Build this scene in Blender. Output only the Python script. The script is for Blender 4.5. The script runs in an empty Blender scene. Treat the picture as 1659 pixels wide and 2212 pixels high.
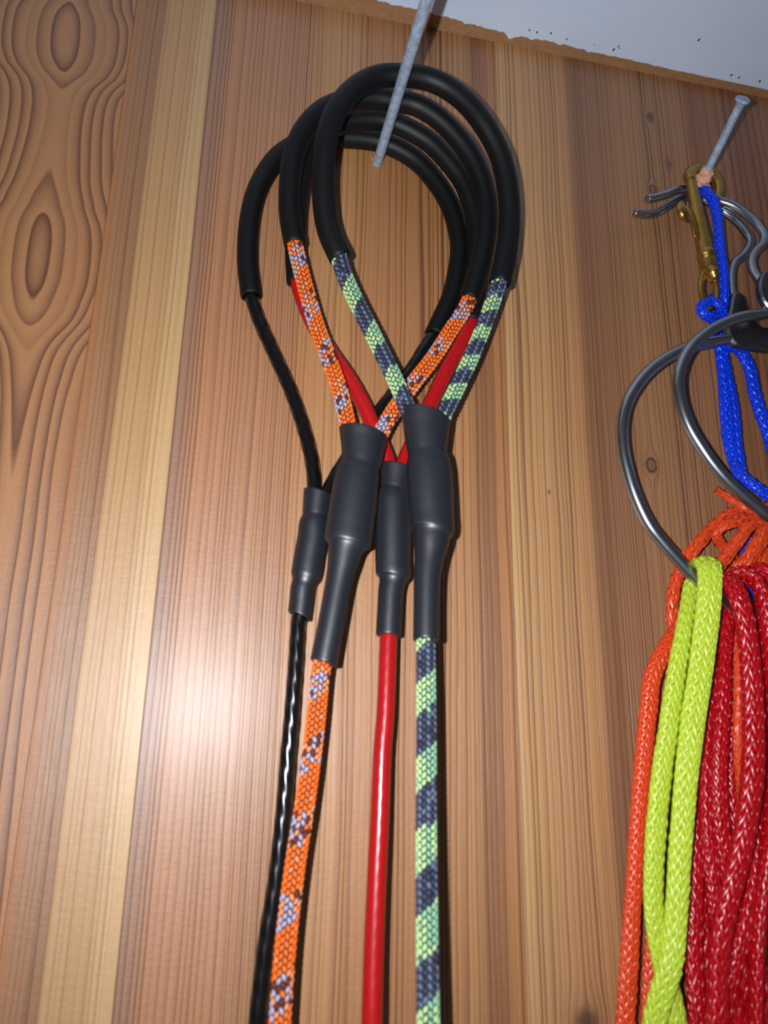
import bpy, math, random
import numpy as np
from mathutils import Matrix, Vector

# ------------------------------------------------------------------ camera, light, exposure
W_, H_ = 1659, 2212
CX, CY = W_ / 2, H_ / 2
FPX = 1550.0                       # focal length in pixels
DIST = 0.36                        # lens to wall
def unit(a):
    a = np.asarray(a, float)
    return a / np.linalg.norm(a)
_Y = unit([495 - CX, -(1540 - CY), -FPX])            # wall normal seen by the camera
_Z = unit([915 - CX, -(-4285 - CY), -FPX])           # plumb line seen by the camera
_Z = unit(_Z - _Y * _Z.dot(_Y))
_X = np.cross(_Y, _Z)
RM = np.array([_X, _Y, _Z])                          # camera -> world
CAM = np.array([0.0, -DIST, 0.0])

scene = bpy.context.scene
cam_data = bpy.data.cameras.new('camera')
cam = bpy.data.objects.new('camera', cam_data)
scene.collection.objects.link(cam)
m4 = Matrix([list(RM[i]) + [CAM[i]] for i in range(3)] + [[0, 0, 0, 1]])
cam.matrix_world = m4
cam_data.sensor_fit = 'HORIZONTAL'
cam_data.sensor_width = 36.0
cam_data.lens = FPX / W_ * 36.0
cam_data.clip_start = 0.01
cam_data.clip_end = 20
cam_data.dof.use_dof = True
cam_data.dof.focus_distance = 0.50
cam_data.dof.aperture_fstop = 12.0
scene.camera = cam

world = bpy.data.worlds.new('world')
scene.world = world
world.use_nodes = True
bg = world.node_tree.nodes['Background']
bg.inputs[0].default_value = (0.86, 0.92, 1.0, 1)
bg.inputs[1].default_value = 0.062

# the phone's flash, a small lamp just left of the lens
fl = bpy.data.lights.new('camera_flash', 'SPOT')
fl.energy = 8.4
fl.color = (0.95, 0.985, 1.05)
fl.spot_size = math.radians(150)
fl.spot_blend = 1.0
fl.shadow_soft_size = 0.003
flo = bpy.data.objects.new('camera_flash', fl)
flo.matrix_world = Matrix.Translation((-0.024, -DIST, 0.004)) @ m4.to_3x3().to_4x4()
scene.collection.objects.link(flo)

vs = scene.view_settings
vs.view_transform = 'Standard'
vs.look = 'None'
vs.exposure = 0.0
vs.gamma = 1.0
vs.use_curve_mapping = False

# ------------------------------------------------------------------ helpers
rng = np.random.default_rng(7)
random.seed(7)

def P(u, v, d=0.0):
    """point at pixel (u, v), d metres in front of the wall"""
    r = RM @ np.array([u - CX, -(v - CY), -FPX])
    return CAM + r * ((DIST - d) / r[1])
def PZ(u, v, z):
    """point at pixel (u, v) on the level plane of height z"""
    r = RM @ np.array([u - CX, -(v - CY), -FPX])
    return CAM + r * (z / r[2])
def mpp(p):
    """metres covered by one pixel at point p"""
    q = RM.T @ (np.asarray(p) - CAM)
    return -q[2] / FPX

def lin(c):
    out = []
    for v in c[:3]:
        v = v / 255.0
        out.append(v / 12.92 if v <= 0.04045 else ((v + 0.055) / 1.055) ** 2.4)
    return tuple(out) + (1.0,)

COL = scene.collection
ORIG = {}
def link(o, parent=None, loc=(0, 0, 0)):
    COL.objects.link(o)
    po = ORIG.get(parent.name, np.zeros(3)) if parent else np.zeros(3)
    if parent:
        o.parent = parent
    o.location = tuple(np.asarray(loc, float) - po)
    ORIG[o.name] = np.asarray(loc, float)
    return o
def empty(name, loc, label, cat, group=None):
    o = bpy.data.objects.new(name, None)
    o.empty_display_size = 0.02
    link(o, None, loc)
    o['label'] = label
    o['category'] = cat
    if group: o['group'] = group
    return o
def meshobj(name, V, F, mats, parent=None, smooth=True, midx=None, uv=None, loc=None):
    """V in world coordinates"""
    V = np.asarray(V, float)
    if loc is None:
        loc = ORIG.get(parent.name, np.zeros(3)) if parent else np.zeros(3)
    me = bpy.data.meshes.new(name)
    me.from_pydata((V - np.asarray(loc)).tolist(), [], [tuple(int(i) for i in f) for f in F])
    if not isinstance(mats, (list, tuple)): mats = [mats]
    for m in mats: me.materials.append(m)
    if midx is not None:
        me.polygons.foreach_set('material_index', np.asarray(midx, dtype=np.int32))
    me.polygons.foreach_set('use_smooth', np.full(len(me.polygons), smooth))
    if uv is not None:
        lay = me.uv_layers.new(name='UVMap')
        li = np.zeros(len(me.loops), dtype=np.int32)
        me.loops.foreach_get('vertex_index', li)
        lay.data.foreach_set('uv', np.asarray(uv, float)[li].ravel())
    me.update()
    o = bpy.data.objects.new(name, me)
    link(o, parent, loc)
    return o

def spline(pts, step=0.0015, vals=None):
    """centripetal-like Catmull-Rom through pts, resampled at even steps; vals are carried along"""
    p = np.asarray(pts, float)
    v = np.asarray(vals, float).reshape(len(p), -1) if vals is not None else np.zeros((len(p), 1))
    q = np.hstack([p, v])
    a = np.vstack([2 * q[0] - q[1], q, 2 * q[-1] - q[-2]])
    out = []
    for i in range(len(q) - 1):
        p0, p1, p2, p3 = a[i], a[i + 1], a[i + 2], a[i + 3]
        t0 = 0.0
        t1 = t0 + max(np.linalg.norm((p1 - p0)[:3]), 1e-6) ** 0.5
        t2 = t1 + max(np.linalg.norm((p2 - p1)[:3]), 1e-6) ** 0.5
        t3 = t2 + max(np.linalg.norm((p3 - p2)[:3]), 1e-6) ** 0.5
        t = np.linspace(t1, t2, 24, endpoint=False)[:, None]
        A1 = (t1 - t) / (t1 - t0) * p0 + (t - t0) / (t1 - t0) * p1
        A2 = (t2 - t) / (t2 - t1) * p1 + (t - t1) / (t2 - t1) * p2
        A3 = (t3 - t) / (t3 - t2) * p2 + (t - t2) / (t3 - t2) * p3
        B1 = (t2 - t) / (t2 - t0) * A1 + (t - t0) / (t2 - t0) * A2
        B2 = (t3 - t) / (t3 - t1) * A2 + (t - t1) / (t3 - t1) * A3
        out.append((t2 - t) / (t2 - t1) * B1 + (t - t1) / (t2 - t1) * B2)
    out.append(q[-1:])
    c = np.vstack(out)
    s = np.concatenate([[0], np.cumsum(np.linalg.norm(np.diff(c[:, :3], axis=0), axis=1))])
    n = max(int(round(s[-1] / step)), 3)
    ss = np.linspace(0, s[-1], n + 1)
    r = np.stack([np.interp(ss, s, c[:, k]) for k in range(c.shape[1])], 1)
    return (r[:, :3], r[:, 3:], ss) if vals is not None else (r[:, :3], None, ss)

def frames(C, ref=(0, -1, 0)):
    T = np.gradient(C, axis=0)
    T /= np.linalg.norm(T, axis=1)[:, None]
    N = np.zeros_like(T)
    n = np.asarray(ref, float)
    if abs(n @ T[0]) > 0.95: n = np.array([1.0, 0, 0])
    for i in range(len(C)):
        n = n - T[i] * (n @ T[i])
        n = n / np.linalg.norm(n)
        N[i] = n
    B = np.cross(T, N)
    return T, N, B

def sweep(C, rx, ry=None, nseg=20, caps='flat', prof=None, slant=(0, 0)):
    """tube along C. rx: half width in the plane of the wall, ry: half depth. prof(th, s) scales the radius."""
    n = len(C)
    rx = np.broadcast_to(np.asarray(rx, float), (n,)).copy()
    ry = rx.copy() if ry is None else np.broadcast_to(np.asarray(ry, float), (n,)).copy()
    T, N, B = frames(C)
    s = np.concatenate([[0], np.cumsum(np.linalg.norm(np.diff(C, axis=0), axis=1))])
    th = np.linspace(0, 2 * np.pi, nseg, endpoint=False)
    rings = []
    def ring(i, kx, off):
        k = prof(th, s[i]) if prof is not None else 1.0
        sl = slant[0] * max(0, 1 - s[i] / 0.010) + slant[1] * max(0, 1 - (s[-1] - s[i]) / 0.008)
        off = off - np.cos(th)[:, None] * sl
        return (C[i] + T[i] * off + (np.cos(th) * rx[i] * kx * k)[:, None] * B[i]
                + (np.sin(th) * ry[i] * kx * k)[:, None] * N[i])
    if caps == 'open':        # a sleeve mouth: rolled lip, then back inside
        lip = min(rx[0], ry[0])
        for kx, off in ((0.70, 0.003), (0.72, 0.0), (0.86, -0.00045), (0.96, -0.0003)):
            rings.append(ring(0, kx, off))
    elif caps == 'round':
        for a in (80, 60, 40, 20):
            rings.append(ring(0, math.cos(math.radians(a)), -math.sin(math.radians(a)) * min(rx[0], ry[0])))
    elif caps == 'flat':
        rings.append(ring(0, 0.88, -0.0001))
    for i in range(n): rings.append(ring(i, 1.0, 0))
    if caps == 'open':
        for kx, off in ((0.96, 0.0003), (0.86, 0.00045), (0.72, 0.0), (0.70, -0.003)):
            rings.append(ring(n - 1, kx, off))
    elif caps == 'round':
        for a in (20, 40, 60, 80):
            rings.append(ring(n - 1, math.cos(math.radians(a)), math.sin(math.radians(a)) * min(rx[-1], ry[-1])))
    elif caps == 'flat':
        rings.append(ring(n - 1, 0.88, 0.0001))
    V = np.vstack(rings)
    m = len(rings)
    F = []
    for i in range(m - 1):
        a, b = i * nseg, (i + 1) * nseg
        for j in range(nseg):
            k = (j + 1) % nseg
            F.append((a + j, a + k, b + k, b + j))
    if caps in ('flat', 'round', 'open'):
        F.append(tuple(range(nseg - 1, -1, -1)))
        F.append(tuple(range((m - 1) * nseg, m * nseg)))
    return V, F

def sweep_closed(C, r, nseg=18):
    n = len(C)
    T = np.roll(C, -1, 0) - np.roll(C, 1, 0)
    T /= np.linalg.norm(T, axis=1)[:, None]
    N = np.array([0, -1.0, 0]) - T * (T @ np.array([0, -1.0, 0]))[:, None]
    N /= np.linalg.norm(N, axis=1)[:, None]
    B = np.cross(T, N)
    r = np.broadcast_to(np.asarray(r, float), (n,))
    th = np.linspace(0, 2 * np.pi, nseg, endpoint=False)
    V = (C[:, None, :] + (np.cos(th)[None, :, None] * B[:, None, :] + np.sin(th)[None, :, None] * N[:, None, :]) * r[:, None, None]).reshape(-1, 3)
    F = []
    for i in range(n):
        a, b = i * nseg, ((i + 1) % n) * nseg
        for j in range(nseg):
            k = (j + 1) % nseg
            F.append((a + j, a + k, b + k, b + j))
    return V, F

# unit sphere used for the braid tufts
def tuft_mesh(nu=7, nv=4):
    V = [(0, 0, 1)]
    for i in range(1, nv):
        a = math.pi * i / nv
        for j in range(nu):
            b = 2 * math.pi * j / nu
            V.append((math.sin(a) * math.cos(b), math.sin(a) * math.sin(b), math.cos(a)))
    V.append((0, 0, -1))
    F = []
    for j in range(nu):
        F.append((0, 1 + j, 1 + (j + 1) % nu))
    for i in range(nv - 2):
        for j in range(nu):
            a, b = 1 + i * nu + j, 1 + i * nu + (j + 1) % nu
            F.append((a, a + nu, b + nu)); F.append((a, b + nu, b))
    e = len(V) - 1
    for j in range(nu):
        F.append((e, 1 + (nv - 2) * nu + (j + 1) % nu, 1 + (nv - 2) * nu + j))
    return np.array(V), np.array(F)
TV, TF = tuft_mesh()

def braid(C, rx, ry, nc, pitch, lean, a, b, c, colour, sink=0.9, jitter=0.06, twist=0.0):
    """tufts of a braided sheath: nc columns round the rope, every second one leaning the other way"""
    n = len(C)
    rx = np.broadcast_to(np.asarray(rx, float), (n,)); ry = np.broadcast_to(np.asarray(ry, float), (n,))
    T, N, B = frames(C)
    s = np.concatenate([[0], np.cumsum(np.linalg.norm(np.diff(C, axis=0), axis=1))])
    rows = int(s[-1] / pitch)
    VV, FF, MI = [], [], []
    base = 0
    for k in range(nc):
        sg = 1 if k % 2 == 0 else -1
        for r in range(rows + 1):
            sp = (r + (0.5 if k % 2 else 0.0)) * pitch
            if sp > s[-1]: continue
            def ip(Q): return np.array([np.interp(sp, s, Q[:, j]) for j in range(3)])
            t, nn, bb, cc = ip(T), ip(N), ip(B), ip(C)
            x, y = np.interp(sp, s, rx), np.interp(sp, s, ry)
            th = 2 * math.pi * k / nc + twist * sp
            pos = cc + (math.cos(th) * x * bb + math.sin(th) * y * nn) * sink
            nrm = unit(math.cos(th) / x * bb + math.sin(th) / y * nn)
            tan = unit(np.cross(t, nrm))
            L = lean * sg + random.uniform(-jitter, jitter)
            ax = math.cos(L) * t + math.sin(L) * tan
            ay = np.cross(nrm, ax)
            j = 1 + random.uniform(-jitter, jitter)
            VV.append(pos + TV[:, 0:1] * (a * j) * ax + TV[:, 1:2] * (b * j) * ay + TV[:, 2:3] * c * nrm)
            FF.append(TF + base); base += len(TV)
            MI.append(np.full(len(TF), colour(sp, th, sg, k, r)))
    return np.vstack(VV), np.vstack(FF), np.concatenate(MI)

# ------------------------------------------------------------------ materials
def newmat(name):
    m = bpy.data.materials.new(name)
    m.use_nodes = True
    nt = m.node_tree
    return m, nt, nt.nodes['Principled BSDF']
class NB:
    """small expression builder on top of shader nodes"""
    def __init__(s, nt): s.nt = nt
    def n(s, t, **kw):
        nd = s.nt.nodes.new(t)
        for k, v in kw.items(): setattr(nd, k, v)
        return nd
    def put(s, sock, v):
        if isinstance(v, bpy.types.NodeSocket): s.nt.links.new(v, sock)
        else: sock.default_value = v
    def m(s, op, a, b=None, c=None, clamp=False):
        nd = s.n('ShaderNodeMath', operation=op, use_clamp=clamp)
        s.put(nd.inputs[0], a)
        if b is not None: s.put(nd.inputs[1], b)
        if c is not None: s.put(nd.inputs[2], c)
        return nd.outputs[0]
    def add(s, a, b): return s.m('ADD', a, b)
    def sub(s, a, b): return s.m('SUBTRACT', a, b)
    def mul(s, a, b): return s.m('MULTIPLY', a, b)
    def vec(s, x, y, z):
        nd = s.n('ShaderNodeCombineXYZ')
        for i, v in enumerate((x, y, z)): s.put(nd.inputs[i], v)
        return nd.outputs[0]
    def noise(s, v, scale=1.0, detail=2.0, rough=0.5):
        nd = s.n('ShaderNodeTexNoise')
        s.put(nd.inputs['Vector'], v)
        nd.inputs['Scale'].default_value = scale
        nd.inputs['Detail'].default_value = detail
        nd.inputs['Roughness'].default_value = rough
        return nd.outputs['Fac']
    def mixc(s, f, a, b, mode='MIX'):
        nd = s.n('ShaderNodeMix', data_type='RGBA', blend_type=mode)
        s.put(nd.inputs[0], f); s.put(nd.inputs[6], a); s.put(nd.inputs[7], b)
        return nd.outputs[2]
    def ramp(s, f, stops):
        nd = s.n('ShaderNodeValToRGB')
        s.put(nd.inputs[0], f)
        el = nd.color_ramp.elements
        el[0].position, el[0].color = stops[0]
        el[1].position, el[1].color = stops[-1]
        for p, c in stops[1:-1]:
            e = el.new(p); e.color = c
        return nd.outputs[0]
    def bump(s, h, strength, dist):
        nd = s.n('ShaderNodeBump')
        nd.inputs['Strength'].default_value = strength
        nd.inputs['Distance'].default_value = dist
        s.put(nd.inputs['Height'], h)
        return nd.outputs[0]

def simple(name, col, rough=0.5, metal=0.0, spec=0.5, coat=0.0, coat_rough=0.1, bump=None, var=0.0, sub=0.0):
    m, nt, b = newmat(name)
    q = NB(nt)
    tc = q.n('ShaderNodeTexCoord').outputs['Object']
    c = lin(col)
    if var:
        f = q.noise(tc, 260.0, 3.0, 0.6)
        lo = tuple(v * (1 - var) for v in c[:3]) + (1,)
        hi = tuple(min(1, v * (1 + var)) for v in c[:3]) + (1,)
        q.put(b.inputs['Base Color'], q.ramp(f, [(0.3, lo), (0.7, hi)]))
    else:
        b.inputs['Base Color'].default_value = c
    b.inputs['Roughness'].default_value = rough
    b.inputs['Metallic'].default_value = metal
    b.inputs['Specular IOR Level'].default_value = spec
    b.inputs['Coat Weight'].default_value = coat
    b.inputs['Coat Roughness'].default_value = coat_rough
    if sub:
        b.inputs['Subsurface Weight'].default_value = sub
        b.inputs['Subsurface Radius'].default_value = (0.002, 0.002, 0.002)
        b.inputs['Subsurface Scale'].default_value = 0.6
    if bump:
        q.put(b.inputs['Normal'], q.bump(q.noise(tc, bump[0], 3.0, 0.6), bump[1], bump[2]))
    return m

def wood(name, x0, x1, stops, dark, freq, contrast, seed, mode='straight', axis=None, hpts=None,
         wob=0.004, knots_smudges=(), k=1.0, ringpow=2.5, fine=0.25, smudge=0.25, warp=3.2, dense=None):
    """varnished softwood: growth rings as level lines of a field, fibres, knots. Coordinates in metres on the wall."""
    m, nt, b = newmat(name)
    q = NB(nt)
    tc = q.n('ShaderNodeTexCoord').outputs['Object']
    sp = q.n('ShaderNodeSeparateXYZ'); nt.links.new(tc, sp.inputs[0])
    x, z = sp.outputs[0], sp.outputs[2]
    w1 = q.sub(q.noise(q.vec(q.mul(x, 9.0), seed * 3.1, q.mul(z, 4.0)), 1.0, 2.0), 0.5)
    w2 = q.sub(q.noise(q.vec(q.mul(x, 60.0), seed * 1.7 + 5, q.mul(z, 16.0)), 1.0, 1.0), 0.5)
    xl = q.add(q.add(x, q.mul(w1, wob * 2)), q.mul(w2, wob * 0.35))
    if mode == 'cathedral':
        (xa, za), (xb, zb) = axis
        sl = (xb - xa) / (zb - za)
        dx = q.sub(xl, q.add(q.mul(q.sub(z, za), sl), xa))
        dist = q.m('SQRT', q.add(q.mul(dx, dx), 0.004 ** 2))
        zt = [p[0] for p in hpts]; zlo, zhi = min(zt), max(zt)
        fc = q.n('ShaderNodeFloatCurve')
        q.put(fc.inputs[1], q.m('DIVIDE', q.sub(z, zlo), zhi - zlo))
        cv = fc.mapping.curves[0]
        hv = [p[1] for p in hpts]; hm = max(abs(h) for h in hv) or 1.0
        pts = sorted(((p[0] - zlo) / (zhi - zlo), p[1] / hm * 0.5 + 0.5) for p in hpts)
        cv.points[0].location = pts[0]; cv.points[1].location = pts[-1]
        for p in pts[1:-1]: cv.points.new(*p)
        fc.mapping.update()
        h = q.mul(q.sub(fc.outputs[0], 0.5), 2 * hm)
        phi = q.add(q.mul(dist, k), h)
    else:
        phi = q.mul(xl, k)
    kd = []
    for (kx, kz, ka, kb, amp, fil, rimw) in knots_smudges:
        du = q.m('DIVIDE', q.sub(x, kx), ka); dv = q.m('DIVIDE', q.sub(z, kz), kb)
        r2 = q.add(q.mul(du, du), q.mul(dv, dv))
        kd.append((r2, fil, rimw))
        # grain bends round each knot and smudge
        sgn = q.m('DIVIDE', du, q.add(1.0, q.mul(q.mul(r2, r2), 0.05)))
        side = q.mul(q.mul(sgn, q.m('EXPONENT', q.mul(q.add(q.mul(q.mul(du, du), 0.35), q.mul(q.mul(dv, dv), 0.06)), -1.0))), -amp)
        phi = q.add(phi, side)
    t0 = q.mul(phi, freq)
    if dense:                                   # zone of tighter rings
        xs_, xe_, add_ = dense
        t0 = q.add(t0, q.mul(q.m('MINIMUM', q.m('MAXIMUM', q.sub(xl, xs_), 0.0), xe_ - xs_), add_))
    t = q.add(t0, q.mul(q.noise(q.vec(q.mul(t0, 0.35), seed * 7.3, q.mul(z, 1.2)), 1.0, 2.0), warp))
    fr = q.m('FRACT', t)
    up = q.m('POWER', fr, ringpow)
    edge = q.m('SMOOTH_MIN', q.mul(q.sub(1.0, fr), 9.0), 1.0, 0.2)
    ring = q.mul(up, edge)
    lsel = q.noise(q.vec(q.m('FLOOR', t), seed, 0.0), 3.7, 0.0)
    ring = q.mul(ring, q.m('MAXIMUM', q.mul(q.sub(lsel, 0.26), 3.2), 0.32))
    fib = q.noise(q.vec(q.mul(xl, 2600.0), seed, q.mul(z, 40.0)), 1.0, 2.0)
    fl1 = q.noise(q.vec(q.mul(phi, 700.0), seed + 2, q.mul(z, 3.0)), 1.0, 2.0)
    broad = q.noise(q.vec(q.mul(xl, 55.0), seed + 9, q.mul(z, 3.0)), 1.0, 2.0)
    pos = q.m('DIVIDE', q.sub(xl, x0), x1 - x0)
    wm = lambda c: (c[0] * 0.95, c[1] * 0.90, c[2] * 0.78, 1)
    base = q.ramp(pos, [(p, wm(lin(c))) for p, c in stops])
    dk = tuple(v * 0.72 for v in wm(lin(dark))[:3]) + (1,)
    c1 = q.mixc(q.m('MULTIPLY', ring, contrast, clamp=True), base, dk)
    c2 = q.mixc(q.m('MULTIPLY', q.m('MAXIMUM', q.sub(fl1, 0.48), 0.0), fine * 4, clamp=True), c1, dk)
    c3 = q.mixc(q.m('MULTIPLY', q.m('MAXIMUM', q.sub(broad, 0.5), 0.0), smudge * 3, clamp=True), c2, q.mixc(0.5, dk, base))
    c4 = q.mixc(q.mul(q.sub(fib, 0.3), 0.22), c3, q.mixc(0.6, c3, dk))
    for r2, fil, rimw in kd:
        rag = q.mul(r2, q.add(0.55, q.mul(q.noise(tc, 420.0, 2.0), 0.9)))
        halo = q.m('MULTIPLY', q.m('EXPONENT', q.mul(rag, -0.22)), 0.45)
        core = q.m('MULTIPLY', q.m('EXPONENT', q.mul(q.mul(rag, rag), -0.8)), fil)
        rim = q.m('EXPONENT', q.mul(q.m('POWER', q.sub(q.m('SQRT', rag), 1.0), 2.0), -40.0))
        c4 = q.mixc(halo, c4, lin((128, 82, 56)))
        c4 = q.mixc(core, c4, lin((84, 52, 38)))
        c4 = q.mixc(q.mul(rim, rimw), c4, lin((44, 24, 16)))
    q.put(b.inputs['Base Color'], c4)
    rip = q.noise(q.vec(q.mul(x, 240.0), seed + 4, q.mul(z, 520.0)), 1.0, 2.0)
    hgt = q.add(q.add(q.mul(ring, -0.75), q.mul(fib, 0.40)), q.mul(rip, 0.35))
    q.put(b.inputs['Normal'], q.bump(hgt, 0.8, 0.0005))
    b.inputs['Roughness'].default_value = 0.54
    b.inputs['Specular IOR Level'].default_value = 0.9
    b.inputs['Coat Weight'].default_value = 0.34
    b.inputs['Coat Roughness'].default_value = 0.34
    return m

# ------------------------------------------------------------------ the setting: wall of glued planks, ceiling
ZC = 0.4414                                   # ceiling height above the lens
def sx(u, v): return float(P(u, v)[0])
def sz(u, v): return float(P(u, v)[2])
def box(x0, x1, y0, y1, z0, z1, bev=0.0):
    """box whose front (y0) edges along z are chamfered by bev"""
    pr = [(x0, y1), (x0, y0 + bev), (x0 + bev, y0), (x1 - bev, y0), (x1, y0 + bev), (x1, y1)]
    V = [(a, b_, z0) for a, b_ in pr] + [(a, b_, z1) for a, b_ in pr]
    n = len(pr)
    F = [(i, (i + 1) % n, n + (i + 1) % n, n + i) for i in range(n)]
    F += [tuple(range(n - 1, -1, -1)), tuple(range(n, 2 * n))]
    return V, F

mat_back = simple('backing board', (70, 45, 28), 0.8)
V, F = box(-0.62, 0.95, 0.0182, 0.03, -0.60, ZC + 0.02)
wall = meshobj('wall_back', V, F, mat_back, smooth=False)
wall['kind'] = 'structure'
wall['label'] = 'varnished pine wall of vertical glued planks with fine grain'

seams = [-0.62, -0.36, -0.236, -0.0855, -0.0388, 0.0225, 0.1000, 0.1447, 0.2853, 0.415, 0.56, 0.95]
zA = [(0.50, 0.016), (sz(150, 0), 0.004), (sz(140, 70), -0.003), (sz(130, 150), 0.003), (sz(125, 240), 0.017), (sz(112, 340), 0.015),
      (sz(100, 440), 0.007), (sz(88, 540), 0.000), (sz(75, 640), 0.004), (sz(60, 790), 0.026), (sz(30, 1000), 0.032),
      (sz(5, 1250), 0.033), (sz(0, 1500), 0.034), (-0.16, 0.035), (-0.4, 0.03), (-0.60, 0.035)]
zA = [(a, b * 0.72) for a, b in zA]
axA = ((sx(140, 70), sz(140, 70)), (sx(52, 780), sz(52, 780)))
def kn(u, v, a, b_, amp, fil=0.6, rimw=0.6): return (sx(u, v), sz(u, v), a, b_, amp, fil, rimw)
Y1, Y2 = (186, 144, 98), (196, 158, 112)
specs = [
    dict(stops=[(0, (172, 124, 84)), (1, (176, 126, 84))], dark=(110, 64, 36), freq=300, contrast=0.8),
    dict(stops=[(0, (182, 134, 90)), (1, (172, 120, 78))], dark=(112, 66, 38), freq=420, contrast=0.7),
    dict(stops=[(0, (176, 124, 84)), (0.6, (178, 128, 84)), (1, (170, 118, 76))], dark=(112, 62, 34), freq=165, contrast=1.0, warp=1.3,
         mode='cathedral', axis=axA, hpts=zA, wob=0.005, ringpow=2.0, fine=0.05, smudge=0.2),
    dict(stops=[(0, (166, 108, 62)), (0.10, (160, 112, 74)), (0.34, (150, 106, 72)), (0.40, Y1), (0.75, Y1), (0.80, Y2), (1, Y2)],
         dark=(134, 90, 48), freq=300, contrast=0.75, wob=0.0016, fine=0.10, smudge=0.10),
    dict(stops=[(0, (150, 112, 92)), (0.10, (160, 114, 86)), (0.18, (178, 124, 86)), (0.7, (176, 124, 86)), (1, (172, 122, 84))],
         dark=(112, 66, 40), freq=330, contrast=1.0, dense=(0.004, 0.0225, 320), wob=0.0022, fine=0.12, smudge=0.12),
    dict(stops=[(0, (178, 126, 80)), (0.3, (188, 138, 88)), (0.45, (180, 126, 78)), (1, (172, 118, 72))], dark=(118, 68, 38), freq=310,
         contrast=0.9, wob=0.004, fine=0.14),
    dict(stops=[(0, (178, 124, 76)), (0.45, (184, 132, 84)), (0.66, (146, 96, 58)), (0.8, (156, 104, 62)), (0.88, (184, 126, 74)), (1, (170, 114, 66))],
         dark=(112, 64, 36), freq=330, contrast=0.95, wob=0.0022, fine=0.2),
    dict(stops=[(0, (206, 162, 112)), (0.04, (200, 152, 102)), (0.33, (190, 138, 90)), (0.37, (148, 100, 68)), (0.48, (156, 108, 74)), (0.62, (170, 122, 82)), (1, (166, 116, 76))],
         dark=(112, 68, 42), freq=330, contrast=1.0, dense=(0.188, 0.236, 300), wob=0.003, fine=0.14, smudge=0.14,
         knots_smudges=[kn(1403, 253, 0.0022, 0.0032, 0.008, 0.8, 0.4), kn(1444, 355, 0.0016, 0.0021, 0.005, 0.5, 0.9), kn(1410, 409, 0.0022, 0.0028, 0.006, 0.2, 0.9),
                kn(1407, 1005, 0.0030, 0.0040, 0.010, 0.35, 0.9), kn(1268, 2212, 0.006, 0.0062, 0.004, 0.9, 0.0), kn(1186, 1063, 0.0006, 0.0009, 0.0, 0.9, 0.3)]),  # largest entry, at the lower picture edge, is only a rimless dark smudge
    dict(stops=[(0, (146, 94, 60)), (0.2, (160, 106, 66)), (0.3, (142, 88, 54)), (0.6, (166, 112, 68)), (1, (160, 104, 62))], dark=(86, 46, 28), freq=150,
         contrast=0.9, wob=0.006, fine=0.2),
    dict(stops=[(0, (176, 126, 84)), (1, (168, 118, 78))], dark=(110, 64, 38), freq=330, contrast=0.7),
    dict(stops=[(0, (180, 132, 88)), (1, (172, 122, 80))], dark=(110, 64, 38), freq=400, contrast=0.7),
]
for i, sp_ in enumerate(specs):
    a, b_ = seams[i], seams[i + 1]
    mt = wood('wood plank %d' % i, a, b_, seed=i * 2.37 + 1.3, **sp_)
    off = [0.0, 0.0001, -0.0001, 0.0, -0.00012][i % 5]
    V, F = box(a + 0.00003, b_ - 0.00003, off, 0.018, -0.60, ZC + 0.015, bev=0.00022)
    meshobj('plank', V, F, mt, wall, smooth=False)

# ceiling board: bare brown wood along the wall, white paint with a ragged edge
mat_bare = simple('bare ceiling wood', (166, 122, 84), 0.5, var=0.12, bump=(500, 0.3, 0.0002))
V, F = box(-0.62, 0.95, -0.95, 0.0, ZC, ZC + 0.02)
ceil = meshobj('ceiling', V, F, mat_bare, smooth=False)
ceil['kind'] = 'structure'
ceil['label'] = 'white painted ceiling with ragged paint edge and bare wood strip'
def mat_paint():
    m, nt, b = newmat('white ceiling paint')
    q = NB(nt)
    tc = q.n('ShaderNodeTexCoord').outputs['Object']
    f = q.noise(tc, 9.0, 3.0)
    c = q.ramp(f, [(0.3, lin((214, 232, 255))), (0.7, lin((224, 238, 255)))])
    q.put(b.inputs['Base Color'], c)
    b.inputs['Roughness'].default_value = 0.45
    q.put(b.inputs['Normal'], q.bump(q.noise(tc, 120.0, 3.0), 0.15, 0.0006))
    return m
M_PAINT = mat_paint()
edge_px = [(737, -12), (812, 0), (848, 9), (891, 17), (935, 29), (1000, 46), (1020, 51), (1040, 60), (1062, 63), (1070, 66), (1088, 70), (1093, 74), (1097, 84), (1102, 83),
           (1110, 79), (1127, 77), (1140, 80), (1150, 84), (1165, 85), (1180, 88), (1199, 93), (1215, 96), (1240, 103), (1294, 115), (1340, 124), (1390, 136), (1437, 147), (1500, 160),
           (1560, 173), (1610, 183), (1659, 194)]
ed = [PZ(u, v, ZC) for u, v in edge_px]
xs = np.arange(-0.61, 0.94, 0.0011)
yy = np.interp(xs, [p[0] for p in ed], [p[1] for p in ed], left=ed[0][1], right=ed[-1][1])
rough_w = np.interp(xs, [0.0, 0.12, 0.24, 0.3, 0.9], [0.0001, 0.0008, 0.0004, 0.00012, 0.0001])
nz = np.convolve(rng.normal(0, 1, len(xs)), np.ones(3) / 3, 'same')
yy = np.minimum(yy + nz * rough_w, -0.0012)
n = len(xs)
zt, zb = ZC - 0.00002, ZC - 0.0006
V = [(x, y, zt) for x, y in zip(xs, yy)] + [(x, y - 0.0001, zb + 0.0002) for x, y in zip(xs, yy)] + [(x, y - 0.0007, zb) for x, y in zip(xs, yy)] + [(x, -0.945, zb) for x in xs]
F = []
for r in range(3):
    for i in range(n - 1):
        F.append((r * n + i, (r + 1) * n + i, (r + 1) * n + i + 1, r * n + i + 1))
meshobj('paint_coat', V, F, M_PAINT, ceil, smooth=False)
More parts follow.
